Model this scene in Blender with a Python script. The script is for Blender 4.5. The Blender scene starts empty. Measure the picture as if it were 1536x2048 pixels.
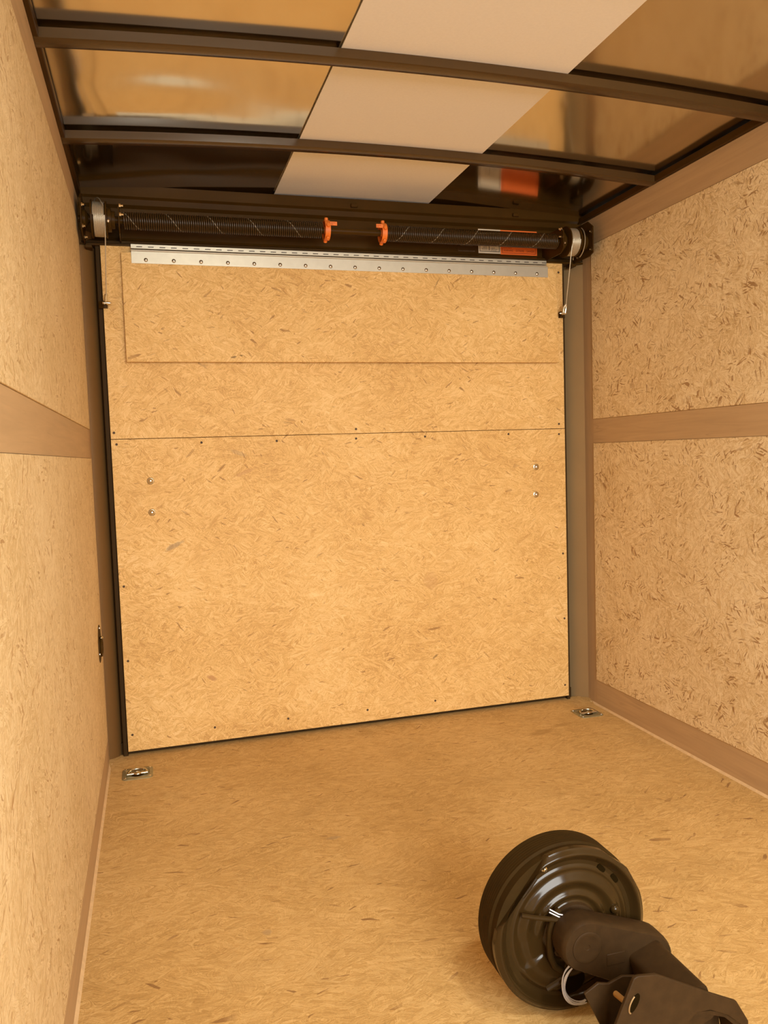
import bpy, bmesh, math, random
from mathutils import Vector, Matrix, noise as mnoise
random.seed(7)
sc = bpy.context.scene
PI = math.pi

# ------------------------------------------------------------------ camera
CX, CY, CZ = 0.1491, -2.6873, 0.9734
YAW, PITCH, ROLL, FPX = 0.2822, -0.0719, -0.032, 1592.5
cy_, sy_ = math.cos(YAW), math.sin(YAW)
cp_, sp_ = math.cos(PITCH), math.sin(PITCH)
fwd = Vector((sy_*cp_, cy_*cp_, sp_))
right = Vector((cy_, -sy_, 0))
up = right.cross(fwd)
r2 = math.cos(ROLL)*right + math.sin(ROLL)*up
u2 = -math.sin(ROLL)*right + math.cos(ROLL)*up
cam = bpy.data.objects.new('camera', bpy.data.cameras.new('camera'))
sc.collection.objects.link(cam)
cam.data.sensor_fit = 'VERTICAL'
cam.data.sensor_height = 36.0
cam.data.lens = 36.0*FPX/2048.0
cam.data.clip_start = 0.02
M = Matrix((r2, u2, -fwd)).transposed().to_4x4()
M.translation = Vector((CX, CY, CZ))
cam.matrix_world = M
sc.camera = cam

# ------------------------------------------------------------------ world, daylight, exposure
w = bpy.data.worlds.new('overcast_sky')
sc.world = w
w.use_nodes = True
w.node_tree.nodes['Background'].inputs[0].default_value = (0.95, 1.0, 0.97, 1)
w.node_tree.nodes['Background'].inputs[1].default_value = 1.3
# daylight falling in through the open front of the trailer, behind the camera
al = bpy.data.lights.new('daylight_at_opening', 'AREA')
al.shape = 'RECTANGLE'; al.size = 1.7; al.size_y = 1.5
al.energy = 150; al.color = (0.99, 0.99, 0.94)
ao = bpy.data.objects.new('daylight_at_opening', al)
sc.collection.objects.link(ao)
ao.location = (0.85, -4.75, 1.45)
ao.rotation_euler = (math.radians(90), 0, 0)
# unseen dome lamp assumed on the roof, added to brighten walls and floor
dl = bpy.data.lights.new('assumed_dome_light', 'AREA')
dl.shape = 'DISK'; dl.size = 0.16; dl.energy = 14; dl.color = (0.97, 1.0, 0.93)
do = bpy.data.objects.new('assumed_dome_light', dl)
sc.collection.objects.link(do)
do.location = (0.85, -2.35, 1.80)
sc.view_settings.view_transform = 'Standard'
sc.view_settings.look = 'None'
sc.view_settings.gamma = 1.0
sc.view_settings.use_curve_mapping = False
sc.view_settings.exposure = -0.14

# ------------------------------------------------------------------ mesh helpers
class MB:
    def __init__(s): s.bm = bmesh.new()
    def box(s, x0, x1, y0, y1, z0, z1):
        v = [s.bm.verts.new(p) for p in ((x0,y0,z0),(x1,y0,z0),(x1,y1,z0),(x0,y1,z0),(x0,y0,z1),(x1,y0,z1),(x1,y1,z1),(x0,y1,z1))]
        for f in ((0,3,2,1),(4,5,6,7),(0,1,5,4),(1,2,6,5),(2,3,7,6),(3,0,4,7)):
            s.bm.faces.new([v[i] for i in f])
        return s
    def loft(s, rings, closed=True, caps=True):
        vr = [[s.bm.verts.new(p) for p in r] for r in rings]
        n = len(rings[0])
        for a, b in zip(vr, vr[1:]):
            for i in range(n if closed else n-1):
                j = (i+1) % n
                s.bm.faces.new((a[i], a[j], b[j], b[i]))
        if caps:
            s.bm.faces.new(vr[0][::-1]); s.bm.faces.new(vr[-1])
        return s
    def lathe(s, c, axis, prof, n=32, caps=True):
        """prof = [(distance along axis, radius)]"""
        a = Vector(axis).normalized()
        t = Vector((0,0,1)) if abs(a.z) < .9 else Vector((1,0,0))
        u = a.cross(t).normalized(); v = a.cross(u)
        c = Vector(c)
        return s.loft([[c + a*h + r*(math.cos(2*PI*i/n)*u + math.sin(2*PI*i/n)*v) for i in range(n)] for h, r in prof], True, caps)
    def cyl(s, a, b, r, n=16):
        a, b = Vector(a), Vector(b)
        return s.lathe(a, b-a, [(0, r), ((b-a).length, r)], n)
    def tube(s, pts, r, n=8):
        pts = [Vector(p) for p in pts]
        rings = []
        prev = None
        for i, p in enumerate(pts):
            t = (pts[min(i+1, len(pts)-1)] - pts[max(i-1, 0)]).normalized()
            if prev is None:
                ref = Vector((0,0,1)) if abs(t.z) < .9 else Vector((1,0,0))
                u = t.cross(ref).normalized()
            else:
                u = (prev - t*prev.dot(t)).normalized()
            prev = u
            v = t.cross(u)
            rings.append([p + r*(math.cos(2*PI*k/n)*u + math.sin(2*PI*k/n)*v) for k in range(n)])
        return s.loft(rings)
    def prism(s, poly, axis, a, b):
        """extrude a 2D polygon along x ('x': poly=(y,z)) or y ('y': poly=(x,z)) or z"""
        def P(q, t):
            return (t, q[0], q[1]) if axis == 'x' else ((q[0], t, q[1]) if axis == 'y' else (q[0], q[1], t))
        return s.loft([[P(q, a) for q in poly], [P(q, b) for q in poly]])
    def sphere(s, c, r, sx=1, sy=1, sz=1, seg=16):
        bmesh.ops.create_uvsphere(s.bm, u_segments=seg, v_segments=seg//2, radius=r,
                                  matrix=Matrix.Translation(c) @ Matrix.Diagonal((sx, sy, sz, 1)))
        return s
    def build(s, name, mat, parent=None, bevel=0, smooth=True, angle=35):
        bmesh.ops.recalc_face_normals(s.bm, faces=s.bm.faces)
        me = bpy.data.meshes.new(name)
        s.bm.to_mesh(me); s.bm.free()
        o = bpy.data.objects.new(name, me)
        sc.collection.objects.link(o)
        if mat: me.materials.append(mat)
        if parent is not None: o.parent = parent
        if bevel:
            b = o.modifiers.new('bevel', 'BEVEL'); b.width = bevel; b.segments = 2; b.limit_method = 'ANGLE'
        if smooth:
            for p in me.polygons: p.use_smooth = True
            me.set_sharp_from_angle(angle=math.radians(angle))
        return o

def root(name, loc, label=None, cat=None, group=None, kind=None):
    o = bpy.data.objects.new(name, None)
    sc.collection.objects.link(o)
    o.location = (0, 0, 0)
    o.empty_display_size = 0.05
    o.location = loc
    if label: o['label'] = label
    if cat: o['category'] = cat
    if group: o['group'] = group
    if kind: o['kind'] = kind
    return o

def settle():
    """children were built in world coordinates: keep them there under the moved roots"""
    for o in bpy.data.objects:
        if o.parent is not None and o.type != 'EMPTY':
            top = o.parent
            while top.parent is not None: top = top.parent
            if top.type == 'EMPTY' and o.parent == top:
                o.matrix_parent_inverse = Matrix.Translation(-top.location)

def rrect(x0, x1, y0, y1, r, n=5):
    pts = []
    for cx, cy, a in ((x1-r, y1-r, 0), (x0+r, y1-r, 90), (x0+r, y0+r, 180), (x1-r, y0+r, 270)):
        for k in range(n+1):
            t = math.radians(a + 90*k/n)
            pts.append((cx + r*math.cos(t), cy + r*math.sin(t)))
    return pts

# ------------------------------------------------------------------ materials
class NT:
    def __init__(s, name):
        s.m = bpy.data.materials.new(name); s.m.use_nodes = True
        s.t = s.m.node_tree; s.N = s.t.nodes; s.L = s.t.links
        s.b = s.N['Principled BSDF']
    def node(s, ty, **kw):
        n = s.N.new(ty)
        for k, v in kw.items(): setattr(n, k, v)
        return n
    def set(s, sock, v):
        if hasattr(v, 'is_output') or isinstance(v, bpy.types.NodeSocket): s.L.new(v, sock)
        else: sock.default_value = v
    def math(s, op, a, b=0.0, c=None, clamp=False):
        n = s.node('ShaderNodeMath', operation=op, use_clamp=clamp)
        s.set(n.inputs[0], a); s.set(n.inputs[1], b)
        if c is not None: s.set(n.inputs[2], c)
        return n.outputs[0]
    def vmath(s, op, a, b):
        n = s.node('ShaderNodeVectorMath', operation=op)
        s.set(n.inputs[0], a); s.set(n.inputs[1], b)
        return n.outputs[0]
    def comb(s, x, y, z=0.0):
        n = s.node('ShaderNodeCombineXYZ')
        s.set(n.inputs[0], x); s.set(n.inputs[1], y); s.set(n.inputs[2], z)
        return n.outputs[0]
    def sep(s, v):
        n = s.node('ShaderNodeSeparateXYZ'); s.L.new(v, n.inputs[0]); return n.outputs
    def noise(s, v, scale, detail=2, rough=.5, dist=0.0, dim='3D'):
        n = s.node('ShaderNodeTexNoise', noise_dimensions=dim)
        s.L.new(v, n.inputs['Vector']); n.inputs['Scale'].default_value = scale
        n.inputs['Detail'].default_value = detail; n.inputs['Roughness'].default_value = rough
        n.inputs['Distortion'].default_value = dist
        return n.outputs
    def voro(s, v, scale=1.0, feature='F1', rnd=1.0):
        n = s.node('ShaderNodeTexVoronoi', voronoi_dimensions='2D', feature=feature)
        s.L.new(v, n.inputs['Vector']); n.inputs['Scale'].default_value = scale
        n.inputs['Randomness'].default_value = rnd
        return n.outputs
    def mix(s, f, a, b, mode='MIX'):
        n = s.node('ShaderNodeMix', data_type='RGBA', blend_type=mode)
        s.set(n.inputs[0], f)
        for k, v in ((6, a), (7, b)):
            if isinstance(v, tuple) and len(v) == 3: v = (*v, 1)
            s.set(n.inputs[k], v)
        return n.outputs[2]
    def ramp(s, f, lo, hi, clamp=True):
        n = s.node('ShaderNodeMapRange'); n.clamp = clamp
        s.set(n.inputs[0], f); n.inputs[1].default_value = lo; n.inputs[2].default_value = hi
        return n.outputs[0]
    def rot(s, v, ang):
        n = s.node('ShaderNodeVectorRotate', rotation_type='Z_AXIS')
        s.L.new(v, n.inputs['Vector']); s.set(n.inputs['Angle'], ang)
        return n.outputs[0]
    def bump(s, h, strength=.3, dist=.001):
        n = s.node('ShaderNodeBump'); n.inputs['Strength'].default_value = strength
        n.inputs['Distance'].default_value = dist
        s.L.new(h, n.inputs['Height']); s.L.new(n.outputs[0], s.b.inputs['Normal'])

def simple(name, col, rough=.5, metal=0.0, spec=.5, var=0.0, vscale=30, bump=0.0, coat=0.0):
    t = NT(name)
    t.b.inputs['Roughness'].default_value = rough
    t.b.inputs['Metallic'].default_value = metal
    t.b.inputs['Specular IOR Level'].default_value = spec
    t.b.inputs['Coat Weight'].default_value = coat
    t.b.inputs['Coat Roughness'].default_value = .12
    tc = t.node('ShaderNodeTexCoord').outputs['Object']
    nz = t.noise(tc, vscale, 4, .6)[0]
    f = t.ramp(nz, .3, .7)
    d = tuple(c*(1-var) for c in col); l = tuple(min(1, c*(1+var)) for c in col)
    t.L.new(t.mix(f, d, l), t.b.inputs['Base Color'])
    if bump: t.bump(nz, bump, .001)
    return t.m

def osb(name, plane, dark, mid, light, fleck, flecks=.03, spread=2.2, size=1.0, seed=0.0, stains=0.0, spots=(), rough=.6, contrast=1.0, bumpiness=.35):
    """oriented strand board: jumbled long strands, each its own tone, with bark flecks"""
    t = NT(name)
    tc = t.node('ShaderNodeTexCoord').outputs['Object']
    x, y, z = t.sep(tc)[:3]
    u, v = {'xz': (x, z), 'yz': (y, z), 'xy': (x, y)}[plane]
    base = t.comb(t.math('ADD', u, 3.1+seed), t.math('ADD', v, 5.7+seed*1.7))
    wob = t.noise(base, 22/size, 3, .6)[1]
    wob = t.vmath('SUBTRACT', wob, (.5, .5, .5))
    sc1 = t.node('ShaderNodeVectorMath', operation='SCALE'); t.L.new(wob, sc1.inputs[0]); sc1.inputs['Scale'].default_value = .012*size
    base_w = t.vmath('ADD', base, sc1.outputs[0])
    vals = []; hs = []
    col = None
    fl = None
    for k, (cell, lu, lv, off) in enumerate(((15, 30, 190, 0.0), (26, 48, 300, 7.3), (11, 19, 110, 3.9))):
        p = t.vmath('ADD', base_w, (off, off*1.3, 0))
        cm = t.node('ShaderNodeVectorMath', operation='MULTIPLY'); t.L.new(p, cm.inputs[0]); cm.inputs[1].default_value = (.62, 1.35, 1)
        cc = t.voro(cm.outputs[0], cell/size)[1]
        ang = t.math('MULTIPLY', t.math('SUBTRACT', t.sep(cc)[0], .5), spread)
        pr = t.rot(p, ang)
        st = t.node('ShaderNodeVectorMath', operation='MULTIPLY'); t.L.new(pr, st.inputs[0]); st.inputs[1].default_value = (lu/size, lv/size, 1)
        vc = t.voro(st.outputs[0], 1.0)
        c3 = t.sep(vc[1])
        vals.append(c3[0])
        f_ = t.math('GREATER_THAN', c3[1], 1-flecks*(1.0 if k == 1 else .35 if k == 0 else .05))
        fl = f_ if fl is None else t.math('MAXIMUM', fl, f_)
        # fibres along the strand
        sf = t.node('ShaderNodeVectorMath', operation='MULTIPLY'); t.L.new(pr, sf.inputs[0]); sf.inputs[1].default_value = (22/size, 520/size, 1)
        hs.append(t.noise(sf.outputs[0], 1.0, 2, .6)[0])
    # which layer lies on top
    m1 = t.ramp(t.noise(base_w, 40/size, 3, .6)[0], .47, .53)
    m2 = t.ramp(t.noise(t.vmath('ADD', base_w, (9, 4, 0)), 26/size, 3, .6)[0], .50, .56)
    def lerp(f, a, b):
        n = t.node('ShaderNodeMix', data_type='FLOAT'); t.set(n.inputs[0], f); t.set(n.inputs[2], a); t.set(n.inputs[3], b); return n.outputs[0]
    val = lerp(m2, lerp(m1, vals[0], vals[1]), vals[2])
    fib = lerp(m2, lerp(m1, hs[0], hs[1]), hs[2])
    tone = t.math('ADD', t.math('MULTIPLY', t.math('SUBTRACT', val, .5), .50*contrast), t.math('MULTIPLY', t.math('SUBTRACT', fib, .5), 1.6*contrast))
    cs = t.node('ShaderNodeVectorMath', operation='MULTIPLY'); t.L.new(t.rot(base_w, t.math('MULTIPLY', t.math('SUBTRACT', t.noise(base, 5/size, 1)[0], .5), spread)), cs.inputs[0]); cs.inputs[1].default_value = (16/size, 62/size, 1)
    tone = t.math('ADD', tone, t.math('MULTIPLY', t.math('SUBTRACT', t.noise(cs.outputs[0], 1.0, 4, .65, .5)[0], .5), 2.3*contrast))
    broad = t.noise(base, 3.0, 3, .55)[0]
    tone = t.math('ADD', tone, t.math('MULTIPLY', t.math('SUBTRACT', broad, .5), .7))
    fine = t.noise(base, 260, 2, .6)[0]
    tone = t.math('ADD', tone, t.math('MULTIPLY', t.math('SUBTRACT', fine, .5), .55))
    tone = t.math('ADD', tone, .5, clamp=True)
    cr = t.node('ShaderNodeValToRGB'); e = cr.color_ramp.elements
    e[0].position = .08; e[0].color = (*dark, 1); e[1].position = .92; e[1].color = (*light, 1)
    n = cr.color_ramp.elements.new(.5); n.color = (*mid, 1)
    t.L.new(tone, cr.inputs[0])
    c = cr.outputs[0]
    # fine dark splinter lines between strands
    ln = t.voro(t.vmath('MULTIPLY', t.rot(base_w, t.math('MULTIPLY', t.math('SUBTRACT', t.noise(base, 7/size, 1)[0], .5), 7.0)), (28/size, 150/size, 1)), 1.0, 'DISTANCE_TO_EDGE')[0]
    lm = t.ramp(t.noise(base, 17/size, 2)[0], .50, .62)
    lf = t.math('MULTIPLY', t.math('SUBTRACT', 1.0, t.ramp(ln, .0, .05)), t.math('MULTIPLY', lm, .50))
    c = t.mix(lf, c, fleck)
    fine_s = t.noise(base, 60, 3, .6)[0]
    clump = t.ramp(t.noise(base, 11/size, 2)[0], .40, .58)
    c = t.mix(t.math('MULTIPLY', fl, t.math('MULTIPLY', clump, .8)), c, fleck)
    if stains:
        sn = t.ramp(t.noise(base, 4.2, 4, .62)[0], .56, .72)
        c = t.mix(t.math('MULTIPLY', sn, stains), c, tuple(a*.55 for a in mid))
    # marks of their own: knots, bark slivers, grease
    for (su, sv, ru, rv, deg, colr, k) in spots:
        q = t.vmath('SUBTRACT', t.comb(u, v), (su, sv, 0))
        q = t.vmath('ADD', t.rot(q, math.radians(-deg)), sc1.outputs[0])
        q = t.vmath('MULTIPLY', q, (1/ru, 1/rv, 0))
        ln_ = t.node('ShaderNodeVectorMath', operation='LENGTH'); t.L.new(q, ln_.inputs[0])
        dd = t.math('ADD', ln_.outputs['Value'], t.math('MULTIPLY', t.math('SUBTRACT', fine_s, .5), 1.1))
        c = t.mix(t.math('MULTIPLY', t.math('SUBTRACT', 1.0, t.ramp(dd, .6, 1.05)), k), c, colr)
    t.L.new(c, t.b.inputs['Base Color'])
    t.b.inputs['Roughness'].default_value = rough
    t.b.inputs['Specular IOR Level'].default_value = .3
    t.bump(t.math('ADD', val, t.math('MULTIPLY', fib, .8)), bumpiness, .0012)
    return t.m

def luan(name, axis, base=(.52, .345, .185)):
    """smooth tan ply strip, grain along the axis"""
    t = NT(name)
    tc = t.node('ShaderNodeTexCoord').outputs['Object']
    mul = {'y': (3, 60, 45), 'z': (60, 45, 3), 'x': (3, 45, 45)}[axis]
    if axis == 'y': mul = (45, 3, 60)
    p = t.vmath('MULTIPLY', tc, mul)
    n1 = t.noise(p, 1.0, 4, .6, .6)[0]
    c = t.mix(t.ramp(n1, .3, .72), tuple(a*.90 for a in base), tuple(a*1.07 for a in base))
    # wandering darker growth lines
    q = t.vmath('MULTIPLY', tc, tuple(a*.28 for a in mul))
    nb = t.noise(q, 1.0, 2, .5, .8)[0]
    band = t.math('ABSOLUTE', t.math('SUBTRACT', t.math('FRACT', t.math('MULTIPLY', nb, 9.0)), .5))
    line = t.math('MULTIPLY', t.math('SUBTRACT', 1.0, t.ramp(band, 0.0, .07)), t.ramp(t.noise(tc, 6, 2)[0], .5, .66))
    c = t.mix(t.math('MULTIPLY', line, .32), c, tuple(a*.42 for a in base))
    t.L.new(c, t.b.inputs['Base Color'])
    t.b.inputs['Roughness'].default_value = .55
    t.b.inputs['Specular IOR Level'].default_value = .3
    t.bump(n1, .08, .0008)
    return t.m

BARK, GREY, TAN = (.16, .085, .025), (.33, .23, .13), (.52, .27, .10)
DOOR_SPOTS = ((.208, .696, .036, .009, 24, GREY, .6), (.312, .245, .018, .010, -30, TAN, .9), (1.095, .515, .030, .035, 0, TAN, .35),
              (1.104, .235, .014, .004, 35, BARK, .6), (.43, .995, .030, .008, -20, GREY, .35), (.45, .93, .042, .007, 20, TAN, .55), (.84, .68, .003, .0018, 20, BARK, .9))
FLAP_SPOTS = ((.425, 1.306, .012, .004, 10, BARK, .75), (.452, 1.312, .006, .003, 0, BARK, .8), (1.143, 1.565, .030, .0025, 60, BARK, .45), (.98, 1.36, .030, .008, 30, TAN, .3))
FLOOR_SPOTS = ((1.40, -.25, .060, .022, 15, (.36, .20, .06), .6), (1.50, -.21, .045, .018, 10, (.36, .20, .06), .45), (.33, -1.10, .012, .010, 20, GREY, .45),
               (.20, -1.34, .006, .005, 0, BARK, .9), (.55, -.75, .022, .010, 0, (.34, .24, .13), .5), (.98, -1.42, .010, .006, -40, BARK, .7), (.60, -1.00, .010, .003, 10, BARK, .7))
OSB_DOOR = osb('osb_door', 'xz', (.52, .28, .085), (.73, .440, .148), (.86, .58, .26), (.34, .17, .05), flecks=.012, spread=2.2, contrast=.80, seed=1.3, spots=DOOR_SPOTS)
OSB_FLAP = osb('osb_flap', 'xz', (.52, .28, .085), (.73, .440, .148), (.86, .58, .26), (.34, .17, .05), flecks=.018, spread=2.2, contrast=.80, seed=4.1, spots=FLAP_SPOTS)
OSB_RIGHT = osb('osb_right_wall', 'yz', (.58, .39, .18), (.80, .61, .35), (.93, .77, .52), (.32, .16, .055), flecks=.10, spread=6.3, size=.85, seed=2.2)
OSB_LEFT = osb('osb_left_wall', 'yz', (.56, .39, .18), (.74, .55, .30), (.85, .68, .42), (.42, .24, .10), flecks=.07, spread=6.3, size=.85, seed=6.6)
OSB_FLOOR = osb('osb_floor', 'xy', (.42, .24, .075), (.575, .345, .120), (.71, .46, .19), (.25, .12, .04), flecks=.010, spread=1.5, size=1.15, seed=9.2, stains=.25, contrast=.75, spots=FLOOR_SPOTS)
LUAN_Y = luan('tan_ply_lengthwise', 'y')
LUAN_Z = luan('tan_ply_upright', 'z', (.49, .32, .17))
EDGE_WOOD = simple('board_edge', (.62, .38, .16), .7, var=.15, vscale=120)
BEAD = simple('pale_bead', (.72, .50, .27), .6, var=.1, vscale=60)
BLACK = simple('black_steel_paint', (.055, .025, .004), .34, spec=.07, var=.1, vscale=8)  # brown haze of lens flare is mixed into this and the other blacks
BLACK_FLAT = simple('flat_black', (.050, .022, .004), .6, spec=.08, var=.12, vscale=20)
BOW = simple('black_bow_paint', (.062, .031, .009), .22, spec=.45, var=.06, vscale=6)
ROOF = simple('roof_sheet_metal', (.68, .60, .46), .125, metal=1.0, var=.03, vscale=3)
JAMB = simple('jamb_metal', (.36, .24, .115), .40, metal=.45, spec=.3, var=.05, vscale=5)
JAMB_L = simple('jamb_metal_shaded', (.17, .085, .026), .50, metal=.15, spec=.15, var=.05, vscale=5)  # same jamb metal; the left side's darker reflection is put into the colour
LINER = simple('cream_liner', (.82, .79, .77), .9, spec=.1, var=.02, vscale=160, bump=.1)
HINGE = simple('galvanised_plate', (.52, .47, .37), .45, metal=.6, var=.04, vscale=40)
STEEL = simple('zinc_steel', (.66, .60, .46), .22, metal=1.0, var=.1, vscale=60)
PAN = simple('dull_zinc_plate', (.36, .31, .17), .38, metal=.55, var=.15, vscale=50)
BOLT = simple('bright_bolt', (.78, .75, .68), .16, metal=1.0, var=.08, vscale=90)
CABLE = simple('wire_cable', (.55, .48, .36), .35, metal=.6, var=.1, vscale=300)
ORANGE = simple('orange_plastic', (.80, .19, .02), .5, var=.06, vscale=40)
HUB = simple('black_gloss_enamel', (.034, .018, .005), .13, spec=.28, var=.08, vscale=12)
CAST = simple('satin_black_cast', (.042, .022, .008), .5, spec=.15, var=.15, vscale=60, bump=.25)
DRUMM = simple('drum_black', (.034, .018, .004), .65, spec=.08, var=.12, vscale=30)
WHITE_WIRE = simple('white_wire', (.70, .68, .72), .4)
LAB_W = simple('label_white', (.74, .62, .47), .5)
LAB_O = simple('label_orange', (.92, .17, .015), .5)
LAB_K = simple('label_ink', (.035, .018, .008), .6)
LAB_G = simple('label_grey', (.16, .12, .08), .6)
LAB_R = simple('label_red_ink', (.30, .03, .005), .6)
HOLE = simple('screw_hole', (.07, .035, .012), .7)
VOID = simple('dark_opening', (.012, .007, .002), .95, spec=0.0)
RUBBER = simple('black_gasket', (.045, .023, .006), .65, spec=.1)

def spring_mat(name, hand):
    t = NT(name)
    t.b.inputs['Roughness'].default_value = .3
    t.b.inputs['Specular IOR Level'].default_value = .3
    x, y, z = t.sep(t.node('ShaderNodeTexCoord').outputs['Object'])[:3]
    ang = t.math('ARCTAN2', t.math('SUBTRACT', z, SPZ), t.math('SUBTRACT', y, SPY))
    ph = t.math('FRACT', t.math('ADD', t.math('DIVIDE', x, .125), t.math('MULTIPLY', ang, -hand/(2*PI))))
    s = t.math('LESS_THAN', t.math('ABSOLUTE', t.math('SUBTRACT', ph, .5)), .010)
    t.L.new(t.mix(t.math('MULTIPLY', s, .5), (.042, .020, .005), (.5, .42, .3)), t.b.inputs['Base Color'])
    return t.m

# ================================================================== SETTING
XL, XR, YF = -0.03, 1.73, -3.75
ZW = 1.803
def zceil(x):
    q = (x-.85)/.88
    return 1.858 - .028*q*q

# ---- floor
fl = root('floor', (.85, -1.8, 0), kind='structure')
MB().prism([(YF, -.02), (YF, 0), (-.05, 0), (-.004, .011), (.035, .011), (.035, -.02)], 'x', XL-.03, XR+.03).build('floor_board', OSB_FLOOR, fl)
for s_ in (0, 1):
    x0, x1 = (XL, XL+.007) if s_ == 0 else (XR-.007, XR)
    pts = [(x0 if s_ == 0 else x1, 0), (x1 if s_ == 0 else x0, 0), (x0 if s_ == 0 else x1, .007)]
    MB().prism(pts, 'y', YF, -.02).build('edge_bead', BEAD, fl)
# torn splinter of ply at the two back corners
def sliver(pts, wid, name='splinter_lip'):
    m = MB()
    m.loft([[(x, y-wid, .0), (x, y+wid, .0), (x, y+wid*.6, .006+.002*math.sin(i*2.3)), (x, y-wid*.4, .006)] for i, (x, y) in enumerate(pts)])
    return m.build(name, BEAD, fl)
sliver([(XR-.006, -.03), (XR-.02, -.012), (XR-.036, -.002), (XR-.055, .006), (XR-.075, .012)], .004)
sliver([(XL+.008, -.03), (XL+.016, -.012), (XL+.030, .0), (XL+.048, .008)], .004)

# ---- side walls: smooth tan ply strips with raised OSB panels
def wall(side):
    sgn = 1 if side == 'right' else -1
    X = XR if side == 'right' else XL
    w_ = root('wall_'+side, (X, -1.8, 0), kind='structure')
    osbm = OSB_RIGHT if side == 'right' else OSB_LEFT
    def slab(name, y0, y1, z0, z1, proud, m, thick=.012, bev=0):
        xa, xb = X - sgn*proud, X + sgn*thick
        return MB().box(min(xa, xb), max(xa, xb), y0, y1, z0, z1).build(name, m, w_, bevel=bev)
    MB().box(min(X+sgn*.010, X+sgn*.03), max(X+sgn*.010, X+sgn*.03), YF, -.001, -.02, ZW).build('backing', LUAN_Y, w_)
    yo = -.060
    zb, z0, z1, zt = .097, .9914, 1.0789, 1.7106
    slab('bottom_rail', YF, yo-.0006, 0, zb, .001, LUAN_Y)
    slab('middle_rail', YF, yo-.0006, z0, z1, .001, LUAN_Y)
    slab('top_rail', YF, .004, zt+.0006, ZW, .001, LUAN_Y)
    slab('end_board', yo, .004, 0, zt, .0006, LUAN_Z)
    slab('osb_panel', YF, yo-.001, zb+.0008, z0-.0008, .0032, osbm, bev=.001)
    slab('osb_panel', YF, yo-.001, z1+.0008, zt-.0008, .0032, osbm, bev=.001)
    return w_
wr = wall('right'); wl = wall('left')

# ---- front wall behind the camera, with the open doorway that lets the daylight in
wf = root('wall_front', (.85, YF, 0), kind='structure')
m = MB()
m.box(XL-.03, .06, YF-.05, YF, 0, 1.88); m.box(1.64, XR+.03, YF-.05, YF, 0, 1.88)
m.box(.06, 1.64, YF-.05, YF, 1.78, 1.88)
m.build('front_panel', OSB_DOOR, wf)

# ---- ceiling: mirror-bright roof sheet, cream liner down the middle, black roof bows
ce = root('ceiling', (.85, -1.8, 1.85), kind='structure')
BOWS = [-3.29, -2.82, -2.35, -1.88, -1.41, -.94, -.437]
def wavy(x, y):
    """sheet ripples between the bows, fixed at the bows"""
    edges = [YF] + BOWS + [.05]
    for a, b in zip(edges, edges[1:]):
        if a <= y <= b:
            t = (y-a)/(b-a); break
    else: t = 0
    wnd = math.sin(PI*t)
    k = 1.6 if x < .6 else .5
    n1 = mnoise.noise(Vector((x*2.4+3, y*3.1, 1.7)))
    n2 = mnoise.noise(Vector((x*5.0, y*7.0, 4.2)))
    crown = 0.0
    if y > -.94 and x < .62:      # the last two bays bulge upwards on this side
        crown = .0010*math.exp(-((x-.22)/.16)**2)*wnd**1.2
        crown -= .0042*math.exp(-((x-.16)/.14)**2 - ((y+.565)/.060)**2)
        crown += .0044*math.exp(-((x-.23)/.15)**2 - ((y+.685)/.065)**2)
        crown += .0008*math.exp(-((x-.42)/.12)**2 - ((y+.62)/.06)**2)
    return k*wnd*(.0030*n1 + .0013*n2) + crown
m = MB(); nx, ny = 150, 300
g = [[m.bm.verts.new((XL-.03 + (XR-XL+.06)*i/nx, YF + (.06-YF)*j/ny, 0)) for i in range(nx+1)] for j in range(ny+1)]
for r_ in g:
    for v_ in r_:
        v_.co.z = zceil(v_.co.x) + wavy(v_.co.x, v_.co.y)
for j in range(ny):
    for i in range(nx):
        m.bm.faces.new((g[j][i], g[j+1][i], g[j+1][i+1], g[j][i+1]))
o = m.build('roof_sheet', ROOF, ce, angle=80)
sm = o.modifiers.new('thick', 'SOLIDIFY'); sm.thickness = .002; sm.offset = 1
def arc_strip(x0, x1, y0, y1, dz0, dz1, n=24):
    mm = MB()
    mm.loft([[(x, y0, zceil(x)+dz0), (x, y1, zceil(x)+dz0), (x, y1, zceil(x)+dz1), (x, y0, zceil(x)+dz1)] for x in [x0+(x1-x0)*k/n for k in range(n+1)]])
    return mm
arc_strip(.588, 1.132, YF, .045, -.0065, -.0045).build('centre_liner', LINER, ce)
for by in BOWS:
    # hat-section bow: side flanges against the sheet, deeper channel in the middle
    mm = MB(); n = 28
    rings = []
    for k in range(n+1):
        x = XL+.002 + (XR-XL-.004)*k/n
        zc = zceil(x) - .007
        rings.append([(x, by-.021, zc), (x, by-.021, zc-.0195), (x, by-.017, zc-.0215), (x, by+.017, zc-.0215), (x, by+.021, zc-.0195), (x, by+.021, zc)])
    mm.loft(rings)
    bo = mm.build('roof_bow', BOW, ce)
# dark steel rails where roof meets walls
for s_ in (-1, 1):
    xw = XL if s_ < 0 else XR
    xi = xw - s_*.012
    MB().box(min(xw+s_*.03, xi), max(xw+s_*.03, xi), YF, .02, ZW+.001, ZW+.022).build('roof_rail', BLACK, ce, bevel=.002)

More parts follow.
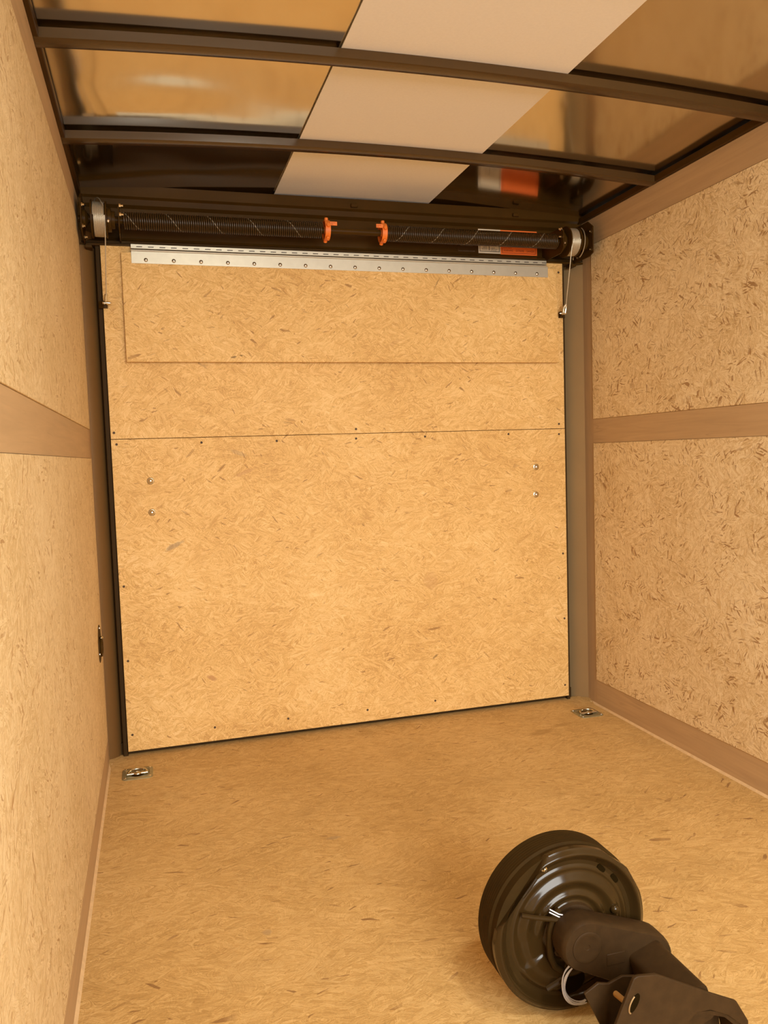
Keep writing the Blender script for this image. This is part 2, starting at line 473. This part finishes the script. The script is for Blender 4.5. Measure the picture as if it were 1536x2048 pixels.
# housing added for the assumed, unseen dome lamp
dm = root('assumed_dome_lamp', (.85, -2.35, 1.82), 'round white dome lamp, unseen, assumed under the roof', 'lamp')
dmm = NT('lit_diffuser'); dmm.b.inputs['Emission Color'].default_value = (1, .93, .82, 1); dmm.b.inputs['Emission Strength'].default_value = 3; dmm.b.inputs['Base Color'].default_value = (.9, .9, .85, 1)
MB().lathe((.85, -2.35, 1.832), (0, 0, -1), [(0, .10), (.012, .10), (.014, .085)], 32).build('housing', LINER, dm)
MB().lathe((.85, -2.35, 1.8185), (0, 0, -1), [(0, .084), (.004, .07), (.008, .04), (.009, .01)], 32).build('diffuser', dmm.m, dm)

# ---- rear wall frame round the ramp door
wb = root('wall_rear', (.85, .05, 0), kind='structure')
# jambs: slanted metal reveals
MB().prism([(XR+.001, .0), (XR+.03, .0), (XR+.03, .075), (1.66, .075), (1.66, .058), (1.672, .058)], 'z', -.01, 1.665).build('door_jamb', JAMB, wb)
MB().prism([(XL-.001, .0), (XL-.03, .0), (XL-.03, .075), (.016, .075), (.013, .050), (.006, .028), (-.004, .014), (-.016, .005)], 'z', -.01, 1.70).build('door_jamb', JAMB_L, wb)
MB().box(1.644, 1.656, .012, .06, -.01, 1.67).build('door_gasket', RUBBER, wb)
MB().box(.014, .0295, .012, .06, -.01, 1.665).build('door_gasket', RUBBER, wb, bevel=.003)
MB().box(.0, 1.67, .03, .08, -.03, .05).build('sill', RUBBER, wb)
# header: pressed black steel in steps
hp = [(.0, 1.662), (.012, 1.662), (.012, 1.674), (.030, 1.682), (.036, 1.690), (.036, 1.782), (.022, 1.790), (.016, 1.806), (.006, 1.812), (.006, 1.845), (.08, 1.87), (.08, 1.655), (.0, 1.655)]
MB().prism(hp, 'x', XL-.02, XR+.02).build('door_header', BLACK, wb, angle=20)
MB().box(XL-.02, XR+.02, .002, .06, 1.664, 1.668).build('header_seal', RUBBER, wb)
# two small tabs welded under the header top
for x in (.858, 1.46): MB().box(x-.012, x+.012, -.004, .006, 1.816, 1.828).build('header_tab', BLACK, wb, bevel=.002)

# ---- labels stuck on the header (flat print on thin film)
YL = .0357
def text(parent, body, x, z, size, m, name='print', y=None, align='LEFT', sx=1.0):
    cu = bpy.data.curves.new('txt', 'FONT'); cu.body = body; cu.size = size; cu.align_x = align
    cu.extrude = .00006; cu.space_character = 1.0
    cu.resolution_u = 2
    tmp = bpy.data.objects.new('txt', cu); sc.collection.objects.link(tmp)
    tmp.rotation_euler = (PI/2, 0, 0); tmp.location = (x, (YL-.0009) if y is None else y, z); tmp.scale = (sx, 1, 1)
    bpy.context.view_layer.update()
    ev = tmp.evaluated_get(bpy.context.evaluated_depsgraph_get())
    me = bpy.data.meshes.new_from_object(ev); me.transform(tmp.matrix_world)
    bpy.data.objects.remove(tmp)
    me.materials.clear(); me.materials.append(m)
    o = bpy.data.objects.new(name, me); sc.collection.objects.link(o); o.parent = parent
    return o
def plate(name, x0, x1, z0, z1, m, parent, y=YL, t=.0006):
    return MB().box(x0, x1, y-t, y, z0, z1).build(name, m, parent)
def frame(parent, x0, x1, z0, z1, wd, m, y=YL-.0006):
    mm = MB()
    for a in ((x0, x1, z1-wd, z1), (x0, x1, z0, z0+wd), (x0, x0+wd, z0, z1), (x1-wd, x1, z0, z1)):
        mm.box(a[0], a[1], y-.0002, y, a[2], a[3])
    return mm.build('border', m, parent)
LZ0, LZ1 = 1.6905, 1.7760
o = plate('warning_label', 1.326, 1.413, LZ0, LZ1, LAB_W, wb); o['label'] = 'white caution label with black border'
WL = o
frame(WL, 1.331, 1.409, LZ0+.006, LZ1-.006, .0018, LAB_K)
text(WL, 'CAUTION', 1.370, 1.7225, .0085, LAB_K, align='CENTER')
for i in range(3):
    text(WL, ('LOAD', 'SPRING', 'TENSION')[i], 1.3605, 1.714-.0052*i, .0052, LAB_K, align='RIGHT')
mm = MB()
for k in range(6): mm.box(1.3660, 1.3705, YL-.0009, YL-.0006, 1.7025+.0033*k, 1.7046+.0033*k)
mm.build('print', LAB_K, WL)
for i in range(3): text(WL, ('CABLES', 'KEEP CLEAR', 'OF DOOR')[i], 1.3755, 1.7085-.0046*i, .0046, LAB_K)
o = plate('warning_label', 1.413, 1.560, LZ0-.004, LZ1, LAB_O, wb); o['label'] = 'orange danger warning label'
OL = o
frame(OL, 1.419, 1.5545, LZ0+.003, LZ1-.006, .0016, LAB_R)
text(OL, 'WARNING  \u00b7  EXTREME  \u00b7  DANGER', 1.487, 1.7005, .0100, LAB_R, align='CENTER', sx=.78)
text(OL, 'SPRINGS ARE UNDER HIGH TENSION. DO NOT ADJUST OR REMOVE', 1.4235, 1.7235, .0048, LAB_R)
text(OL, 'CABLES, BRACKETS OR SPRINGS WITH THE RAMP DOOR CLOSED', 1.4235, 1.7175, .0048, LAB_R)
text(OL, 'SERIOUS INJURY', 1.4235, 1.7115, .0048, LAB_R)
# small dark label with faint grey lettering
o = plate('small_label', 1.244, 1.318, 1.6915, 1.7245, BLACK_FLAT, wb); o['label'] = 'small black label with faint grey lettering'
SL = o
text(SL, 'TORSION ASSIST', 1.260, 1.7185, .0052, LAB_G)
text(SL, 'SPRING SYSTEM FOR RAMPS', 1.255, 1.7130, .0040, LAB_G)
text(SL, 'INSTALL AS SHOWN IN THE GUIDE', 1.248, 1.6945, .0040, LAB_G)

# ---- ramp door
d1 = root('door_1', (.837, 0, .03), kind='structure')
DX0, DX1, Z0, ZS, Z1 = .0306, 1.6437, .029, 1.0493, 1.6599
MB().box(DX0, DX1, 0, .018, Z0, ZS-.0009).build('osb_panel', OSB_DOOR, d1, bevel=.0006)
MB().box(DX0, DX1, .0006, .018, ZS+.0009, Z1).build('osb_panel', OSB_DOOR, d1, bevel=.0006)
MB().box(DX0-.0005, DX1-.003, .0175, .03, Z0-.008, Z1).build('door_core', RUBBER, d1)
# the folded-up flap and its long hinge
MB().prism([(-.0128, 1.634), (-.0004, 1.634), (-.0130, 1.2915), (-.0255, 1.291)], 'x', .092, 1.611).build('ramp_flap', OSB_FLAP, d1, bevel=.001)
hx0, hx1 = .1225, 1.5765
MB().box(hx0, hx1, -.0150, -.0132, 1.600, 1.638).build('hinge_leaf', HINGE, d1, bevel=.0005)
hl = d1.children[-1] if False else [o for o in bpy.data.objects if o.name.startswith('hinge_leaf')][0]
MB().box(hx0, hx1-.006, -.0165, -.0005, 1.6455, 1.6590).build('upper_leaf', HINGE, d1, bevel=.0005)
mm = MB(); mm.cyl((hx0, -.0165, 1.6400), (hx1-.006, -.0165, 1.6400), .0028, 12); mm.build('hinge_pin', HINGE, d1)
nk = 41
pit = (hx1-.006-hx0)/nk
for k in range(nk):
    xa = hx0 + pit*k
    # knuckle slot: dark cut in the rolled edge
    MB().box(xa+pit*.48, xa+pit*.98, -.0172, -.0160, 1.6500, 1.6524).build('knuckle_slot', LAB_K, d1)
for px_ in range(17):
    x = hx0 + .044 + px_*(hx1-hx0-.088)/16
    mm = MB().lathe((x, -.0148, 1.6115), (0, -1, 0), [(0, .0050), (.0012, .0050), (.0026, .0030), (.0030, .001)], 14)
    mm.build('rivet', BOLT, d1)
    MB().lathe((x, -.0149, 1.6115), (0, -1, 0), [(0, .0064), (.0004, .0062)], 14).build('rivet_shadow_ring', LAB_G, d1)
# four carriage bolts
for x, z in ((.145, .9124), (.1445, .8102), (1.5218, .9095), (1.5198, .8072)):
    b_ = MB().lathe((x, .001, z), (0, -1, 0), [(0, .0115), (.002, .0115), (.0032, .0095)], 24).build('carriage_bolt', STEEL, d1)
    MB().lathe((x, -.002, z), (0, -1, 0), [(0, .0085), (.0030, .0072), (.0052, .004), (.0058, .001)], 20).build('bolt_head', BOLT, b_)
# screws at the edges of the panels
for x, z in ((.047, 1.033), (.312, 1.032), (.560, 1.031), (.836, 1.032), (1.089, 1.033), (1.413, 1.034), (.041, 1.07), (1.619, 1.029), (1.628, 1.623), (1.62, 1.067),
             (1.628, .072), (.046, .084), (.311, .075), (.56, .074), (.844, .07), (1.1, .073), (.837, 1.065), (.045, .575), (1.628, .579), (.045, .33), (1.63, .33)):
    MB().lathe((x, .0006, z), (0, -1, 0), [(0, .0042), (.0010, .0040), (.0012, .0015)], 10).build('screw', HOLE, d1)
# studs that hold the lift cables, one at each edge of the door
def stud(x, z, s_):
    MB().prism([(x-s_*.018, .012), (x-s_*.018, -.002), (x-s_*.004, -.012), (x+s_*.006, -.012), (x+s_*.010, .012)], 'z', z-.011, z+.011).build('stud_bracket', BLACK, d1, bevel=.001)
    y0 = -.034
    b_ = MB().lathe((x-s_*.006, y0, z), (s_, 0, 0), [(0, .004), (.002, .0048), (.006, .0048), (.0062, .0028), (.012, .0028), (.0122, .0058), (.018, .0058), (.0182, .0035), (.022, .0035), (.028, .001)], 12)
    o = b_.build('cable_stud', BOLT, d1)
    MB().cyl((x, -.013, z), (x, y0, z), .0035, 10).build('stud_stem', STEEL, o)
stud(.036, 1.471, 1); stud(1.633, 1.468, -1)

# ================================================================== TORSION SPRING ASSEMBLY
SPY, SPZ = -.085, 1.7100
ts = root('torsion_spring_assembly', (.837, SPY, SPZ), 'long black torsion spring bar across the header above the ramp door', 'spring')
MB().cyl((-.024, SPY, SPZ), (1.712, SPY, SPZ), .0105, 20).build('shaft', BLACK, ts)
def spring(x0, x1, hand, R=.0238, wr=.0026):
    pitch = .0066
    turns = (x1-x0)/pitch; ns = int(turns*18)
    pts = []
    for i in range(ns+1):
        a = hand*2*PI*turns*i/ns
        pts.append((x0+(x1-x0)*i/ns, SPY+R*math.cos(a), SPZ+R*math.sin(a)))
    return MB().tube(pts, wr, 6).build('coil_spring', spring_mat('spring_steel', hand), ts, angle=60)
spring(.105, .722, 1); spring(.942, 1.572, -1)
# winding cones in orange plastic at the inner ends
def cone(x, s_):
    mm = MB()
    R = .0315
    mm.lathe((x-.0085, SPY, SPZ), (1, 0, 0), [(0, R-.004), (.0, R), (.017, R), (.017, R-.004), (.017, .011), (0, .011)], 32, caps=False)
    o = mm.build('winding_cone', ORANGE, ts)
    for k, a in enumerate((95, 165, 235, 305)):
        ar = math.radians(a)
        d = Vector((0, math.cos(ar), math.sin(ar)))
        c = Vector((x, SPY, SPZ))
        MB().lathe(c + d*(R-.002), d, [(0, .0065), (.009, .0062), (.0105, .0045)], 14).build('socket_boss', ORANGE, o)
    MB().box(x+s_*.006 if s_ > 0 else x-.030, x+.030 if s_ > 0 else x-.006, SPY-.030, SPY-.027, SPZ+.009, SPZ+.021).build('set_tag', ORANGE, o, bevel=.0006)
    text(o, 'MADE IN', x+(.009 if s_ > 0 else -.0285), SPZ+.0155, .0038, LAB_R, y=SPY-.0303)
    text(o, 'USA', x+(.009 if s_ > 0 else -.0285), SPZ+.0110, .0038, LAB_R, y=SPY-.0303)
    return o
cone(.738, 1); cone(.930, -1)
# stationary cones, cable drums with wound cable, end plates
def drum(xa, xb, R, s_, turns):
    mm = MB()
    mm.lathe((xa, SPY, SPZ), (1, 0, 0), [(0, R+.006), (.004, R+.006), (.005, R-.003), (xb-xa-.005, R-.003), (xb-xa-.004, R+.003), (xb-xa, R+.003)], 40)
    o = mm.build('cable_drum', BLACK, ts)
    pts = []; n = int(turns*36)
    x0, x1 = xa+.0065, xb-.0065
    for i in range(n+1):
        a = 2*PI*turns*i/n
        pts.append((x0+(x1-x0)*i/n, SPY - (R-.0008)*math.cos(a), SPZ + (R-.0008)*math.sin(a)))
    MB().tube(pts, .0017, 6).build('wound_cable', CABLE, o, angle=70)
    return o
drum(.014, .060, .050, 1, 11)
drum(1.606, 1.652, .047, -1, 11)
def hub_piece(x0, x1, R, s_):
    mm = MB().lathe((x0, SPY, SPZ), (1, 0, 0), [(0, R), ((x1-x0)*.5, R), ((x1-x0)*.55, R*.72), (x1-x0, R*.72)], 28)
    o = mm.build('spring_hub', BLACK, ts)
    for a in (200, 320): 
        ar = math.radians(a)
        MB().lathe(((x0+x1)/2-.008, SPY+R*.8*math.cos(ar), SPZ+R*.8*math.sin(ar)), (0, math.cos(ar), math.sin(ar)), [(0, .005), (.010, .005), (.012, .003)], 6).build('set_screw', BOLT, o)
hub_piece(.061, .082, .036, 1); hub_piece(1.588, 1.605, .034, -1)
# anchor brackets beside the springs
for x, s_ in ((.094, 1), (1.582, -1)):
    MB().prism([(.036, SPZ-.045), (.036, SPZ+.045), (SPY-.015, SPZ+.045), (SPY-.040, SPZ+.030), (SPY-.040, SPZ-.030), (SPY-.02, SPZ-.045)], 'x', x-.0018, x+.0018).build('anchor_bracket', BLACK, ts, bevel=.001)
    for z in (SPZ+.036, SPZ+.010):
        MB().lathe((x+s_*.0018, SPY-.028, z), (s_, 0, 0), [(0, .0055), (.005, .0055), (.0055, .003), (.012, .003)], 6).build('anchor_bolt', BOLT, ts)
# end bearing plates against the side walls
for x, s_ in ((-.012, 1), (1.690, -1)):
    MB().prism([(.02, SPZ-.055), (.02, SPZ+.070), (SPY-.02, SPZ+.070), (SPY-.055, SPZ+.045), (SPY-.055, SPZ-.045), (SPY-.03, SPZ-.055)], 'x', x-.002, x+.002).build('end_plate', BLACK, ts, bevel=.001)
    MB().lathe((x, SPY, SPZ), (s_, 0, 0), [(0, .026), (.010, .026), (.014, .020), (.018, .015)], 24).build('bearing', BLACK, ts)
    for y, z in ((SPY-.040, SPZ+.030), (SPY-.040, SPZ-.032), (SPY+.05, SPZ+.055), (SPY+.05, SPZ-.04)):
        MB().lathe((x, y, z), (s_, 0, 0), [(0, .0058), (.005, .0058), (.006, .003), (.010, .003)], 6).build('plate_bolt', BOLT, ts)
    MB().box(min(x, x+s_*.02), max(x, x+s_*.02), -.02, .02, SPZ-.068, SPZ-.058).build('foot_tab', BLACK, ts, bevel=.001)
for x in (1.650, 1.660): MB().cyl((x, -.05, SPZ-.040), (x, -.05, SPZ-.053), .0022, 8).build('mount_bolt', JAMB, ts)
# lift cables from drum to stud
MB().tube([(.0555, SPY-.0495, SPZ), (.055, SPY-.048, SPZ-.012), (.0425, -.038, 1.49)], .0016, 8).build('lift_cable', CABLE, ts)
MB().tube([(.0425, -.038, 1.498), (.0405, -.036, 1.486), (.040, -.034, 1.474)], .0042, 8).build('cable_ferrule', STEEL, ts)
MB().tube([(1.6115, SPY-.047, SPZ), (1.612, SPY-.046, SPZ-.012), (1.6325, -.044, 1.498)], .0016, 8).build('lift_cable', CABLE, ts)
MB().tube([(1.6325, -.044, 1.500), (1.626, -.040, 1.490), (1.624, -.037, 1.478), (1.6245, -.036, 1.470)], .0036, 8).build('cable_ferrule', STEEL, ts)
MB().tube([(1.6335, -.042, 1.497), (1.6345, -.038, 1.485), (1.6325, -.036, 1.470)], .0036, 8).build('cable_ferrule', STEEL, ts)
# loose cable tails looping over the drums
def arcp(cx, cz, r, a0, a1, x0, x1, n=16, yy=SPY):
    return [(x0+(x1-x0)*k/n, yy - r*math.cos(math.radians(a0+(a1-a0)*k/n)), cz + r*math.sin(math.radians(a0+(a1-a0)*k/n))) for k in range(n+1)]
MB().tube(arcp(0, SPZ+.004, .058, 20, 150, .052, .010), .0015, 6).build('cable_tail', CABLE, ts)
MB().tube(arcp(0, SPZ-.004, .055, -70, 60, 1.656, 1.659), .0015, 6).build('cable_tail', CABLE, ts)

# ================================================================== FLOOR TIE-DOWNS
def tie_down(cx, cy, label):
    t = root('tie_down_ring', (cx, cy, 0), label, 'tie-down', 'recessed tie-down rings in the floor')
    h = .046
    mm = MB()
    outer = [(cx+a, cy+b) for a, b in rrect(-h, h, -h, h, .012)]
    def ring(hx, hy, r, z): return [(cx+a, cy+b, z) for a, b in rrect(-hx, hx, -hy, hy, r)]
    mm.loft([ring(h, h, .014, .0), ring(h, h, .014, .0022), ring(h-.003, h-.003, .013, .0034), ring(.036, .034, .013, .0034), ring(.033, .031, .012, .0006), ring(.026, .024, .010, .0006)], True, True)
    mm.build('pan', PAN, t)
    # dish-shaped recess with its shade painted as a flat dark disc, and the D-ring lying in it
    MB().lathe((cx, cy, .0007), (0, 0, 1), [(0, .023), (.0002, .022)], 28).build('recess_shade', BLACK_FLAT, t)
    pts = []
    for k in range(25):
        a = PI*k/24
        pts.append((cx+.027*math.cos(a), cy-.004+.021*math.sin(a), .0065+.004*math.sin(a)))
    MB().tube([(cx+.030, cy-.012, .006)] + pts + [(cx-.030, cy-.012, .006)], .0042, 10).build('d_ring', STEEL, t)
    MB().cyl((cx-.031, cy-.012, .006), (cx+.031, cy-.012, .006), .0042, 12).build('ring_bar', BOLT, t)
    MB().sphere((cx, cy-.012, .006), .010, 1.3, .9, .55).build('ring_clamp', STEEL, t)
    for sx in (-1, 1):
        for sy in (-1, 1):
            MB().lathe((cx+sx*.037, cy+sy*.036, .0030), (0, 0, 1), [(0, .0045), (.0016, .0042), (.0024, .002)], 10).build('screw', BOLT, t)
    return t
tie_down(.060, -.127, 'silver tie-down ring plate let into the floor at the left back corner')
tie_down(1.643, -.132, 'silver tie-down ring plate let into the floor at the right back corner')
# round one low on the left wall
t = root('wall_tie_down', (XL, -.178, .434), 'round dark tie-down plate low on the left wall beside the door frame', 'tie-down')
MB().lathe((XL+.003, -.178, .434), (1, 0, 0), [(0, .057), (.0015, .0565), (.0022, .052), (.0012, .044), (.0006, .038)], 36).build('round_pan', BLACK, t)
MB().tube([(XL+.009, -.178+.026*math.cos(a), .424+.026*math.sin(a)) for a in [2*PI*k/24 for k in range(25)]], .0035, 8).build('ring', BLACK, t)
for a in (90, 210, 330):
    MB().lathe((XL+.0045, -.178+.047*math.cos(math.radians(a)), .434+.047*math.sin(math.radians(a))), (1, 0, 0), [(0, .0040), (.0022, .0036), (.003, .001)], 10).build('screw', BOLT, t)
MB().sphere((XL+.009, -.178, .452), .006, 1, 1.4, .8).build('ring_clamp', STEEL, t)

# ================================================================== AXLE STUB WITH BRAKE DRUM
AX, AY, AR = .806, -1.4915, .1440
ax = root('torsion_axle_stub', (AX, AY, 0), 'black torsion axle stub with round brake drum standing on the floor', 'axle part')
C0 = Vector((AX, AY, AR))
# drum behind the backing plate, with faint cooling ribs
prof = [(.004, .120), (.004, .1405), (-.012, .1405), (-.016, .1440)]
for k in range(6):
    a = -.018-.006*k
    prof += [(a, .1440), (a-.0012, .1436), (a-.0034, .1436), (a-.0046, .1440)]
prof += [(-.060, .1440), (-.066, .139), (-.068, .08), (-.085, .055), (-.125, .042), (-.130, .036), (-.132, .01)]
MB().lathe(C0, (0, -1, 0), prof, 96).build('brake_drum', DRUMM, ax, angle=25)

def clipr(th):
    r = .1436
    def chord(deg, d):
        c = math.cos(th-math.radians(deg))
        return d/c if c > .2 else 9
    r = min(r, chord(140, .1225), chord(52, .1405), chord(28, .1415), chord(168, .1405))
    return r
def gb(x, s): return math.exp(-(x/s)**2)
def wnd(th, c, hw, soft=.25):
    d = abs((th-math.radians(c)+PI) % (2*PI) - PI)
    return max(0, min(1, (hw-d)/soft+.5)) if True else 0
def ph(r, th):
    h = .0
    h += .0075*gb(r-.134, .0065)                       # rolled outer rim
    h -= .0050*gb(r-.117, .007)
    hi = wnd(th, 75, 1.75, .3)
    lo = 1-hi
    h += hi*(.0050*gb(r-.086, .0085) - .002*gb(r-.102, .006))
    h += hi*(.0050*gb(r-.062, .0060))
    h += .010*(1/(1+math.exp((r-.048)/.003)))
    h += lo*(.0045*(1/(1+math.exp((r-.088)/.0025))) - .0030*(1/(1+math.exp((r-.105)/.002))))
    h += wnd(th, 235, .42, .10)*.004*(1/(1+math.exp((r-.108)/.002)))*(1/(1+math.exp((.062-r)/.002)))
    return h
mm = MB(); NR, NTH = 84, 200
grid = []
for i in range(NR+1):
    row = []
    for j in range(NTH):
        th = 2*PI*j/NTH
        r0 = .002 + (.1436-.002)*i/NR
        cl = clipr(th)
        r = min(r0, cl)
        h = ph(r0, th) + .008
        row.append(mm.bm.verts.new((AX + r*math.cos(th), AY - h, AR + r*math.sin(th))))
    grid.append(row)
back = [mm.bm.verts.new((v.co.x, AY+.001, v.co.z)) for v in grid[-1]]
for i in range(NR):
    for j in range(NTH):
        k = (j+1) % NTH
        mm.bm.faces.new((grid[i][j], grid[i][k], grid[i+1][k], grid[i+1][j]))
for j in range(NTH):
    k = (j+1) % NTH
    mm.bm.faces.new((grid[-1][j], grid[-1][k], back[k], back[j]))
mm.bm.faces.new(grid[0]); mm.bm.faces.new(back)
bp_ = mm.build('backing_plate', HUB, ax, angle=50)
def onp(dx, dz, out=.0):
    return (AX+dx, AY-.008-ph(math.hypot(dx, dz), math.atan2(dz, dx))-out, AR+dz)
# features of the backing plate
for dx, dz, a in ((.063, .096, -48), (.089, .073, -55)):
    p = Vector(onp(dx, dz, .0012)); ar = math.radians(a)
    d = Vector((math.cos(ar), 0, math.sin(ar)))*.008; n_ = Vector((-math.sin(ar), 0, math.cos(ar)))*.0048
    mm = MB()
    rg = []
    for q in (0, -.0012):
        rg.append([p + Vector((0, q, 0)) + d*s + n_*c for s, c in ((-1.2, 0), (-1, .8), (0, 1), (1, .8), (1.2, 0), (1, -.8), (0, -1), (-1, -.8))])
    mm.loft(rg).build('inspection_slot', VOID, bp_)
mm = MB().sphere(onp(.084, .022, 0), .0085, 1, .9, 1, 20); mm.build('dome_plug', HUB, bp_)
MB().lathe(onp(-.050, .117, -.001), (0, -1, 0), [(0, .0052), (.003, .0052), (.0035, .0036), (.006, .0034), (.0075, .002)], 14).build('rivet', STEEL, bp_)
mm = MB().tube([onp(-.088, .072, .000), onp(-.070, .092, .001), onp(-.062, .100, .0)], .0040, 10); mm.build('pressed_rib', HUB, bp_)
mm = MB().tube([onp(-.048, -.098, .000), onp(-.028, -.088, .001), onp(-.020, -.083, .0)], .0062, 10); mm.build('pressed_rib', HUB, bp_)
# oval inspection hole, bottom
mm = MB()
op = []
for q in (0, -.001):
    op.append([Vector(onp(-.002, -.093, .0015)) + Vector((.028*math.cos(a), q, .024*math.sin(a))) for a in [2*PI*k/32 for k in range(32)]])
mm.loft(op).build('oval_opening', VOID, bp_)
# hub boss, mounting flange with four nuts, cable clamp
MB().lathe((AX, AY-.012, AR), (0, -1, 0), [(0, .050), (.006, .048), (.008, .040), (.030, .034), (.062, .033)], 40).build('spindle_flange', CAST, ax)
for a in (35, 125, 215, 305):
    ar = math.radians(a)
    MB().lathe((AX+.041*math.cos(ar), AY-.018, AR+.041*math.sin(ar)), (0, -1, 0), [(0, .008), (.008, .008), (.0085, .005), (.016, .005)], 6).build('flange_nut', CAST, ax)
mm = MB().tube([(AX-.030, AY-.024, AR+.050), (AX-.042, AY-.026, AR+.040), (AX-.049, AY-.027, AR+.02), (AX-.051, AY-.026, AR-.005), (AX-.048, AY-.024, AR-.03), (AX-.038, AY-.02, AR-.052), (AX-.022, AY-.016, AR-.066)], .0056, 10)
mm.build('cable_conduit', DRUMM, ax)
mm = MB().tube([(AX-.095, AY-.014, AR+.046), (AX-.075, AY-.022, AR+.043), (AX-.05, AY-.030, AR+.040), (AX-.02, AY-.040, AR+.036)], .0042, 8)
mm.build('rubber_lead', DRUMM, ax)
# white brake wires
for k in range(2):
    MB().tube([(AX-.050-.001*k, AY-.028, AR+.056-.0048*k), (AX-.036, AY-.034, AR+.048-.0048*k), (AX-.018, AY-.040, AR+.044-.0048*k), (AX-.002, AY-.046, AR+.040-.0048*k)], .0011, 6).build('brake_wire', WHITE_WIRE, ax)
for k in range(5):
    r = .030+.0016*k
    pts = []
    for i in range(22):
        a = math.radians(120 + (285-120)*i/21 + 3*math.sin(k*2.1))
        pts.append((AX+.000+.005 + r*1.0*math.cos(a), AY-.030-.002*math.sin(i*.4+k)-.0016*(k % 3), AR-.083 + r*1.12*math.sin(a)))
    MB().tube(pts, .00105, 6).build('brake_wire', WHITE_WIRE, ax)
for k in range(2):
    MB().tube([(AX+.040+.006*k, AY-.06, AR-.052), (AX+.043+.006*k, AY-.055, AR-.062), (AX+.047+.006*k, AY-.045, AR-.074)], .0010, 6).build('brake_wire', WHITE_WIRE, ax)

# torsion arm: boss at the spindle, swelling round the square tube
A = Vector((.797, .155)); B = Vector((.912, .104))
RA, RB = .043, .050
def hull(a, ra, b, rb, n=14):
    d = (b-a); L = d.length; ang = math.atan2(d.y, d.x); al_ = math.acos((ra-rb)/L)
    pts = []
    for k in range(n+1):
        t_ = ang + al_ + (2*PI-2*al_)*k/n
        pts.append((a.x+ra*math.cos(t_), a.y+ra*math.sin(t_)))
    for k in range(n+1):
        t_ = ang - al_ + 2*al_*k/n
        pts.append((b.x+rb*math.cos(t_), b.y+rb*math.sin(t_)))
    return pts
rings = []
for y, s_ in ((-1.522, .90), (-1.527, .97), (-1.532, 1.0), (-1.560, 1.0), (-1.566, .975), (-1.570, .92)):
    rings.append([(p[0], y, p[1]) for p in hull(A, RA*s_, B, RB*s_)])
MB().loft(rings).build('torsion_arm', CAST, ax, angle=55)
arm = [o for o in bpy.data.objects if o.name == 'torsion_arm'][0]
MB().lathe((A.x, -1.569, A.y), (0, -1, 0), [(0, .027), (.0022, .0265), (.003, .024), (.0022, .020), (.0018, .005), (.0005, .004)], 32).build('spindle_end', CAST, arm)
MB().box(A.x+.036, A.x+.070, -1.5712, -1.5695, A.y-.040, A.y-.020).build('cast_pad', CAST, arm, bevel=.0008)
# square axle tube running forward from the arm
mm = MB(); rings = []
tr = math.radians(18)
def sq(y, h, cx=B.x, cz=B.y, rr=.010):
    out = []
    for a, b in rrect(-h, h, -h, h, rr, 4):
        out.append((cx+a*math.cos(tr)-b*math.sin(tr), y, cz+a*math.sin(tr)+b*math.cos(tr)))
    return out
MB().loft([sq(-1.55, .031), sq(-1.565, .031), sq(-1.69, .031)]).build('axle_tube', CAST, ax, angle=40)
# mounting bracket: front plate with arched cut-out, back plate, web between them
def plate_y(poly, y0, y1, name, m=CAST, holes=()):
    mmb = MB().prism(poly, 'y', y0, y1)
    o = mmb.build(name, m, ax, bevel=.0012)
    return o
arch = [(.905+.045, .004)]
front = [(.742, .075), (.766, .125), (.796, .188), (.803, .1905), (.835, .186), (.932, .134), (.978, .111), (1.000, .074), (1.000, .066), (1.006, .060), (1.010, .03), (1.004, .002),
         (.995, .002), (.996, .055), (.985, .072), (.962, .092), (.930, .108), (.905, .110), (.893, .100), (.886, .078), (.880, .03), (.874, .002), (.75, .002)]
plate_y(front, -1.704, -1.698, 'bracket_plate')
backp = [(.748, .136), (.772, .148), (.790, .143), (.815, .150), (.86, .140), (.90, .116), (.94, .104), (.99, .066), (.998, .002), (.80, .002), (.786, .055)]
plate_y(backp, -1.645, -1.640, 'bracket_plate')
mm = MB(); pp = [(.880, .100), (.905, .108), (.932, .104), (.962, .092), (.992, .064), (1.004, .002)]
mm.loft([[(x, -1.700, z), (x, -1.645, z), (x-.003, -1.645, z-.005), (x-.003, -1.700, z-.005)] for x, z in pp]).build('bracket_web', CAST, ax)
MB().box(.876, .882, -1.699, -1.643, .002, .10).build('bracket_web', CAST, ax)
# slotted bolt hole (bright edge) and pin behind
mm = MB()
sl = []
for q in (0, -.0012):
    sl.append([(.796 + .0125*math.cos(a)*.55 + .006*math.sin(a), -1.7042+q, .151 + .0135*math.sin(a)) for a in [2*PI*k/20 for k in range(20)]])
mm.loft(sl).build('bolt_slot', VOID, ax)
MB().tube([(.796 + .0075*math.cos(a)+.006*math.sin(a), -1.7052, .151+.0140*math.sin(a)) for a in [math.radians(130+k*12) for k in range(12)]], .0013, 6).build('slot_edge', JAMB, ax)
MB().cyl((.790, -1.697, .146), (.790, -1.664, .140), .0045, 14).build('bracket_pin', simple('rusty_pin', (.30, .15, .04), .5, var=.2), ax)
MB().box(.845, .858, -1.7056, -1.7040, .088, .100).build('small_slot', VOID, ax, bevel=.002)

settle()
bpy.context.view_layer.update()
